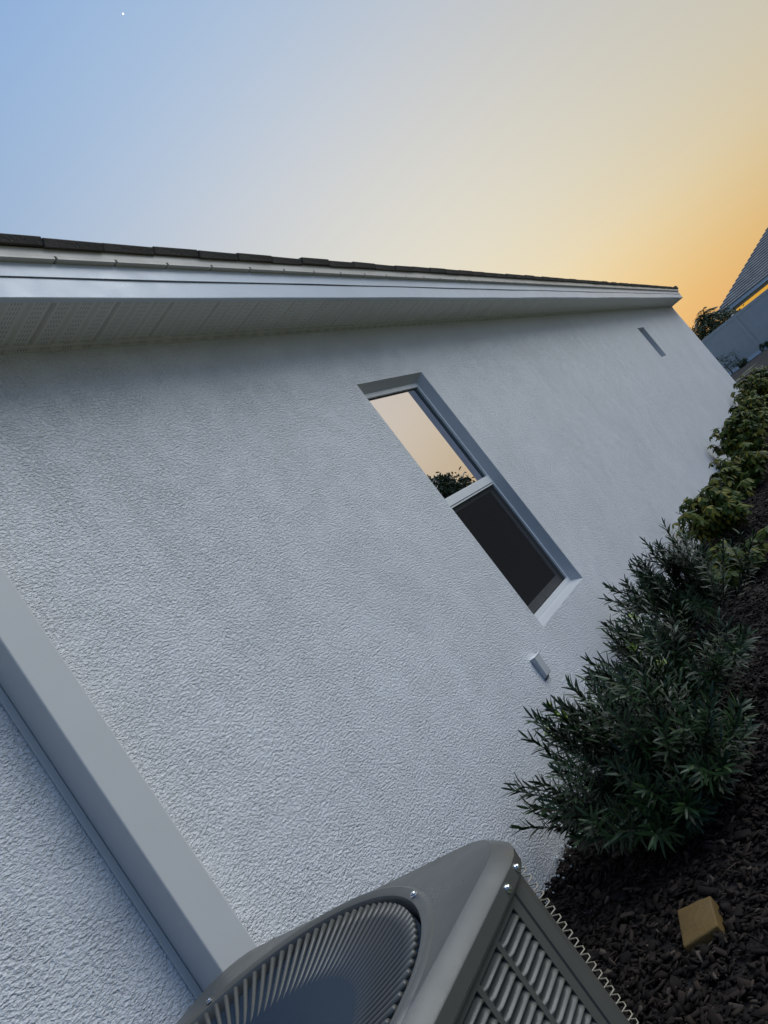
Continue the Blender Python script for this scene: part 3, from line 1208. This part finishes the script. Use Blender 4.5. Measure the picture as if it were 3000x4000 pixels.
# pale crumbs of stucco along the foot of the wall
n = 110
yy = rng.normal(2.75, 0.35, n)
xx = np.abs(rng.normal(0.0, 0.05, n)) + 0.006
V = np.zeros((n, 8, 3))
sz = rng.uniform(0.0015, 0.0055, n)
for k, c_ in enumerate(((-1, -1, -1), (1, -1, -1), (1, 1, -1), (-1, 1, -1), (-1, -1, 1), (1, -1, 1), (1, 1, 1), (-1, 1, 1))):
    V[:, k] = np.stack([xx, yy, np.full(n, 0.034)], 1) + np.array(c_) * sz[:, None] * rng.uniform(0.4, 1.2, (n, 3))
F = (bf[None] + (np.arange(n) * 8)[:, None, None]).reshape(-1, 4)
o = bpy.data.objects.new('stucco_crumbs', np_mesh('stucco_crumbs', V.reshape(-1, 3), F, M['crumb'], False))
link(o)
tag(o, 'scattered white stucco crumbs on the mulch at the wall base', 'debris', kind='stuff')

# yellow block on the mulch
mb = MB()
top = [(-0.070, -0.088), (0.060, -0.078), (0.066, 0.070), (-0.064, 0.090)]
nx_, ny_ = 7, 7
vs, fs = [], []
rr = random.Random(4)
for lay in (0, 1):
    for j in range(ny_):
        for i in range(nx_):
            u_, v_ = i / (nx_ - 1), j / (ny_ - 1)
            x = (1 - v_) * ((1 - u_) * top[0][0] + u_ * top[1][0]) + v_ * ((1 - u_) * top[3][0] + u_ * top[2][0])
            y = (1 - v_) * ((1 - u_) * top[0][1] + u_ * top[1][1]) + v_ * ((1 - u_) * top[3][1] + u_ * top[2][1])
            z = (0.030 + 0.010 * math.sin(math.pi * u_) * math.sin(math.pi * v_) + rr.uniform(-0.0015, 0.0015) + 0.012 * v_) if lay else -0.015
            vs.append((x * (1 if lay else 1.02), y * (1 if lay else 1.02), z))
q = nx_ * ny_
for j in range(ny_ - 1):
    for i in range(nx_ - 1):
        a = j * nx_ + i
        fs.append((q + a, q + a + 1, q + a + nx_ + 1, q + a + nx_))
        fs.append((a, a + nx_, a + nx_ + 1, a + 1))
for i in range(nx_ - 1):
    fs.append((i, i + 1, q + i + 1, q + i))
    a = (ny_ - 1) * nx_ + i
    fs.append((a + 1, a, q + a, q + a + 1))
for j in range(ny_ - 1):
    a = j * nx_
    fs.append((a + nx_, a, q + a, q + a + nx_))
    a = j * nx_ + nx_ - 1
    fs.append((a, a + nx_, q + a + nx_, q + a))
mb.add(vs, fs)
yb_ = mb.build('yellow_block', M['yellow'], bevel=0.006, seg=2, smooth=False)
yb_.location = (0.825, 1.985, 0.020)
yb_.scale = (0.9, 0.88, 0.9)
yb_.rotation_euler = (0.02, -0.03, 0.28)
tag(yb_, 'dull yellow block lying on the mulch beside the air conditioner', 'block')

# ------------------------------------------------------------------ beyond the corner: fence, neighbour, plants
FY = 33.5
fence = empty('vinyl_fence', (-0.27, FY, 0.67))
tag(fence, 'grey vinyl privacy fence crossing beyond the far house corner', 'fence')
span = 2.44
for k in range(-5, 6):
    x = k * span
    mb = MB().box((x - 0.065, -0.065, -0.1), (x + 0.065, 0.065, 1.86))
    post = mb.build('post', M['fence'], fence, bevel=0.006)
    mb = MB().add([(x - 0.075, -0.075, 1.862), (x + 0.075, -0.075, 1.862), (x + 0.075, 0.075, 1.862), (x - 0.075, 0.075, 1.862), (x, 0, 1.90)],
                  [(0, 1, 4), (1, 2, 4), (2, 3, 4), (3, 0, 4), (0, 3, 2, 1)])
    mb.build('post_cap', M['fence'], post)
    if k < 5:
        mb = MB().box((x + 0.066, -0.025, 1.71), (x + span - 0.066, 0.025, 1.84))
        mb.build('top_rail', M['fence'], fence, bevel=0.005)
        mb = MB().box((x + 0.066, -0.025, 0.0), (x + span - 0.066, 0.025, 0.14))
        mb.build('bottom_rail', M['vinyl'], fence, bevel=0.005)
        nb = 8
        w_ = (span - 0.132) / nb
        for q in range(nb):
            mb = MB().box((x + 0.066 + q * w_ + 0.001, -0.012, 0.141), (x + 0.066 + (q + 1) * w_ - 0.001, 0.012, 1.709))
            mb.build('board', M['fence'], fence)

nh = empty('neighbour_house', (5, 48, 0.67))
tag(nh, 'neighbouring house with grey shingled hip roof rising above the fence', 'house')


def nb(mb, name, mat, parent=nh, **k):
    o = mb.build(name, mat, parent, **k)
    if parent is nh:
        o.location = (-5, -48, -0.67)
    return o


EX, EY, EZ = -1.50, 41.3, 3.30   # eave corner
NX1, NY1 = 14.0, 56.0
wx0, wy0, wx1, wy1 = EX + 0.45, EY + 0.5, NX1 - 0.45, NY1 - 0.5
mb = MB().box((wx0, wy0, 0.5), (wx1, wy1, 2.80))
nb(mb, 'wall', M['nwall'])
mb = MB().box((wx0, wy0 + 0.02, 2.80), (wx0 + 0.42, wy1, 3.10))
mb.box((wx0 + 0.42, wy0 + 0.25, 2.80), (wx1, wy1, 3.10))
nb(mb, 'upper_wall', M['nwall'])
win = nb(MB().box((wx0 + 0.42, wy0 + 0.10, 2.805), (wx1 - 0.6, wy0 + 0.12, 2.965)), 'glowing_wall_strip', M['lit'])  # wall strip made to glow, in place of light falling on it
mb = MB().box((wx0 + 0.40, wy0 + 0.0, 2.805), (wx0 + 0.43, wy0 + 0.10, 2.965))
mb.build('strip_trim', M['vinyl'], win)
mb = MB().box((wx0 + 0.45, wy0 + 0.0, 2.968), (wx1, wy0 + 0.2, 3.10))
nb(mb, 'frieze', M['nwall'])
mb = MB().box((EX, EY, 3.11), (NX1, EY + 0.03, 3.27))
mb.box((EX, EY + 0.031, 3.11), (EX + 0.03, NY1, 3.27))
nb(mb, 'fascia', M['nfascia'])
mb = MB().box((EX + 0.03, EY + 0.03, 3.12), (NX1, NY1, 3.135))
nb(mb, 'soffit', M['nwall'])
rp = 0.5
half = (NY1 - EY) / 2
mb = MB()
ap0 = (EX + half, EY + half, EZ + half * rp)
ap1 = (NX1 - half, EY + half, EZ + half * rp)
if ap1[0] < ap0[0]:
    ap1 = ap0 = ((EX + NX1) / 2, EY + half, EZ + half * rp)
mb.quad((EX, EY, EZ - 0.03), (NX1, EY, EZ - 0.03), ap1, ap0)
mb.quad((EX, NY1, EZ - 0.03), (EX, EY, EZ - 0.03), ap0)
mb.quad((NX1, NY1, EZ - 0.03), (EX, NY1, EZ - 0.03), ap0, ap1)
mb.quad((NX1, EY, EZ - 0.03), (NX1, NY1, EZ - 0.03), ap1)
nroof = nb(mb, 'roof', M['nroof'])
# shingle courses on the slope that faces us, each lapping the one below
cw = 0.24
k = 0
while True:
    s0 = k * cw
    s1 = s0 + cw + 0.04
    if s1 > half - 0.05:
        break
    d = 0.03
    mb = MB()
    x0a, x0b = EX + s0 - 0.02, EX + s1
    x1a, x1b = NX1 - s0, NX1 - s1
    za, zb_ = EZ + s0 * rp, EZ + s1 * rp
    mb.add([(x0a, EY + s0 - 0.03, za - 0.02), (x1a, EY + s0 - 0.03, za - 0.02), (x1b, EY + s1, zb_ - 0.022), (x0b, EY + s1, zb_ - 0.022),
            (x0a, EY + s0 - 0.03, za + d), (x1a, EY + s0 - 0.03, za + d), (x1b, EY + s1, zb_ - 0.012), (x0b, EY + s1, zb_ - 0.012)],
           [(0, 3, 2, 1), (4, 5, 6, 7), (0, 1, 5, 4), (1, 2, 6, 5), (2, 3, 7, 6), (3, 0, 4, 7)])
    mb.build('shingle_course', M['nroof'], nroof)
    k += 1


def leafy(name, loc, label, cat, trunk_h, clumps, nleaf, lsize, seed, mat, group=None, aspect=0.45):
    r = np.random.default_rng(seed)
    root = empty(name, loc)
    tag(root, label, cat, group)
    st = MB()
    top = Vector((0, 0, trunk_h))
    st.tube([(0, 0, -0.1), (0.03, 0.02, trunk_h * 0.5), tuple(top)], [0.10 * max(0.3, trunk_h / 2), 0.08 * max(0.3, trunk_h / 2), 0.06 * max(0.3, trunk_h / 2)], 8)
    P = []
    for (cx_, cy_, cz_, rad) in clumps:
        c = Vector((cx_, cy_, cz_))
        st.tube([tuple(top), tuple(top.lerp(c, 0.5) + Vector((0, 0, 0.05))), tuple(c)], [0.035 * trunk_h / 2 + 0.01, 0.02, 0.006], 6, False)
        k_ = int(nleaf * rad ** 2 / sum(q[3] ** 2 for q in clumps))
        sub = r.normal(size=(max(6, k_ // 45), 3))
        sub = sub / np.linalg.norm(sub, axis=1, keepdims=True) * (r.uniform(0.35, 1.0, (len(sub), 1)))
        idx = r.integers(0, len(sub), k_)
        p = sub[idx] * rad + r.normal(size=(k_, 3)) * rad * 0.17
        P.append(p + np.array([cx_, cy_, cz_]))
    P = np.concatenate(P)
    n_ = len(P)
    D = rand_unit(n_, r)
    U = rand_unit(n_, r) + np.array([0, 0, 1.0])
    L = r.uniform(0.6, 1.2, n_) * lsize
    V, F = leaf_mesh(P, D, U, L, L * aspect, r.uniform(0, 0.4, n_), OBOV)
    o = bpy.data.objects.new('crown', np_mesh('crown', V, F, mat))
    link(o, root)
    o['kind'] = 'stuff'
    st.build('trunk', M['bark'], root, smooth=True)
    return root


# trees seen in the upper pane's reflection, off to the right of the view
gr = 'trees reflected in the window'
leafy('broadleaf_tree', (9.6, 22.0, 0.1), 'bushy dark tree mirrored in the upper window pane', 'tree', 1.4,
      [(0, 0, 2.9, 1.0), (0.7, 0.4, 2.4, 0.9), (-0.8, 0.2, 2.4, 0.9), (0.1, -0.4, 1.6, 1.3), (-0.1, 0.2, 3.4, 0.6)], 42000, 0.15, 31, M['treeleaf'], gr)
leafy('broadleaf_tree', (7.2, 24.0, 0.2), 'lower dark tree mirrored right of the bushy one in the pane', 'tree', 1.1,
      [(0, 0, 2.5, 1.0), (0.7, 0.4, 2.1, 0.9), (-0.9, 0.2, 2.2, 0.8), (0.1, -0.4, 1.3, 1.2)], 30000, 0.15, 32, M['treeleaf'], gr)
leafy('broadleaf_tree', (12.8, 19.5, 0.05), 'broad dark tree mirrored at the lower left edge of the pane', 'tree', 1.2,
      [(0, 0, 2.0, 1.2), (0.9, 0.4, 1.8, 0.9), (-0.9, 0.2, 1.7, 0.9), (0.1, -0.4, 1.3, 1.2)], 24000, 0.15, 33, M['treeleaf'], gr)

# hedge and palm between the fence and the neighbour
leafy('hedge_shrub', (-1.7, 37.6, 0.67), 'olive green bush behind the fence under the palm', 'shrub', 0.9,
      [(-0.2, 0, 2.25, 0.6), (0.7, 0.2, 2.0, 0.7), (-0.9, 0.1, 2.2, 0.6), (0.1, -0.3, 1.3, 0.9), (-1.2, 0.0, 1.5, 0.7), (1.3, 0.0, 1.6, 0.6)], 14000, 0.10, 41, M['palmleaf'])
palm = empty('palm_tree', (-1.55, 38.4, 0.67))
tag(palm, 'shaggy small palm silhouetted between the house corner and the neighbouring roof', 'palm tree')
mb = MB()
mb.tube([(0, 0, -0.1), (0.05, 0, 1.2), (0.0, 0, 2.75)], [0.13, 0.11, 0.10], 10)
mb.build('trunk', M['bark'], palm, smooth=True)
r = np.random.default_rng(55)
for k in range(26):
    az = k * 2.399
    up = 1.25 - 1.9 * (k / 26)
    ln = r.uniform(0.6, 1.0)
    mb = MB()
    pts = []
    for t_ in np.linspace(0, 1, 8):
        hx = math.cos(up) * t_ * ln
        pts.append((math.cos(az) * hx, math.sin(az) * hx, 2.75 + math.sin(up) * t_ * ln - 0.55 * ln * t_ * t_))
    mb.tube(pts, [0.014 * (1 - 0.8 * t_) for t_ in np.linspace(0, 1, 8)], 4, False)
    P, D, U, L = [], [], [], []
    for q in range(44):
        t_ = 0.15 + 0.85 * q / 44
        fi = t_ * 7
        i0 = min(6, int(fi))
        p = np.array(pts[i0]) + (np.array(pts[i0 + 1]) - np.array(pts[i0])) * (fi - i0)
        tan = np.array(pts[i0 + 1]) - np.array(pts[i0])
        tan /= np.linalg.norm(tan)
        sd_ = np.cross(tan, [0, 0, 1.0])
        sd_ /= np.linalg.norm(sd_) + 1e-6
        for sg in (-1, 1):
            P.append(p)
            D.append(tan * 0.7 + sd_ * sg * 0.8 + np.array([0, 0, -0.15]) + r.normal(size=3) * 0.1)
            U.append([0, 0, 1])
            L.append(0.30 * math.sin(math.pi * (0.15 + 0.8 * t_)))
    P, D, U, L = map(np.array, (P, D, U.copy(), L))
    V, F = leaf_mesh(P, D, U.astype(float) + 0.01, L, np.full(len(P), 0.022), np.full(len(P), 0.3), NEEDLE)
    fo = bpy.data.objects.new('frond', np_mesh('frond', V, F, M['palmleaf']))
    link(fo, palm)
    mb.build('midrib', M['palmleaf'], fo)

# small shrubs along the near side of the fence
for (x, y, h, lab) in ((-0.05, 32.9, 0.32, 'small dark shrub at the fence foot right of the post'),
                       (-0.95, 31.6, 0.26, 'small dark shrub at the fence foot left of the post'),
                       (-1.55, 32.7, 0.95, 'thin tall shrub before the fence beside the house corner')):
    leafy('fence_shrub', (x, y, terrain(x, y)), lab, 'shrub', h * 0.4,
          [(0, 0, h * 0.6, h * 0.5), (h * 0.4, 0, h * 0.4, h * 0.4), (-h * 0.4, 0, h * 0.45, h * 0.4)], 700, 0.06, int(h * 100), M['treeleaf'], 'shrubs along the fence')

# bright star high in the blue corner of the sky
d = (cx * (481 - 1500) + cy * (2000 - 54) - cz * 2900).normalized()
pos = CAM + d * 1500
mb = MB()
bm = bmesh.new()
bmesh.ops.create_icosphere(bm, subdivisions=2, radius=1.5)
me = bpy.data.meshes.new('evening_star')
bm.to_mesh(me)
bm.free()
me.materials.append(M['star'])
st_ = bpy.data.objects.new('evening_star', me)
st_.location = pos
link(st_)
tag(st_, 'tiny bright white star in the blue upper left sky', 'star')
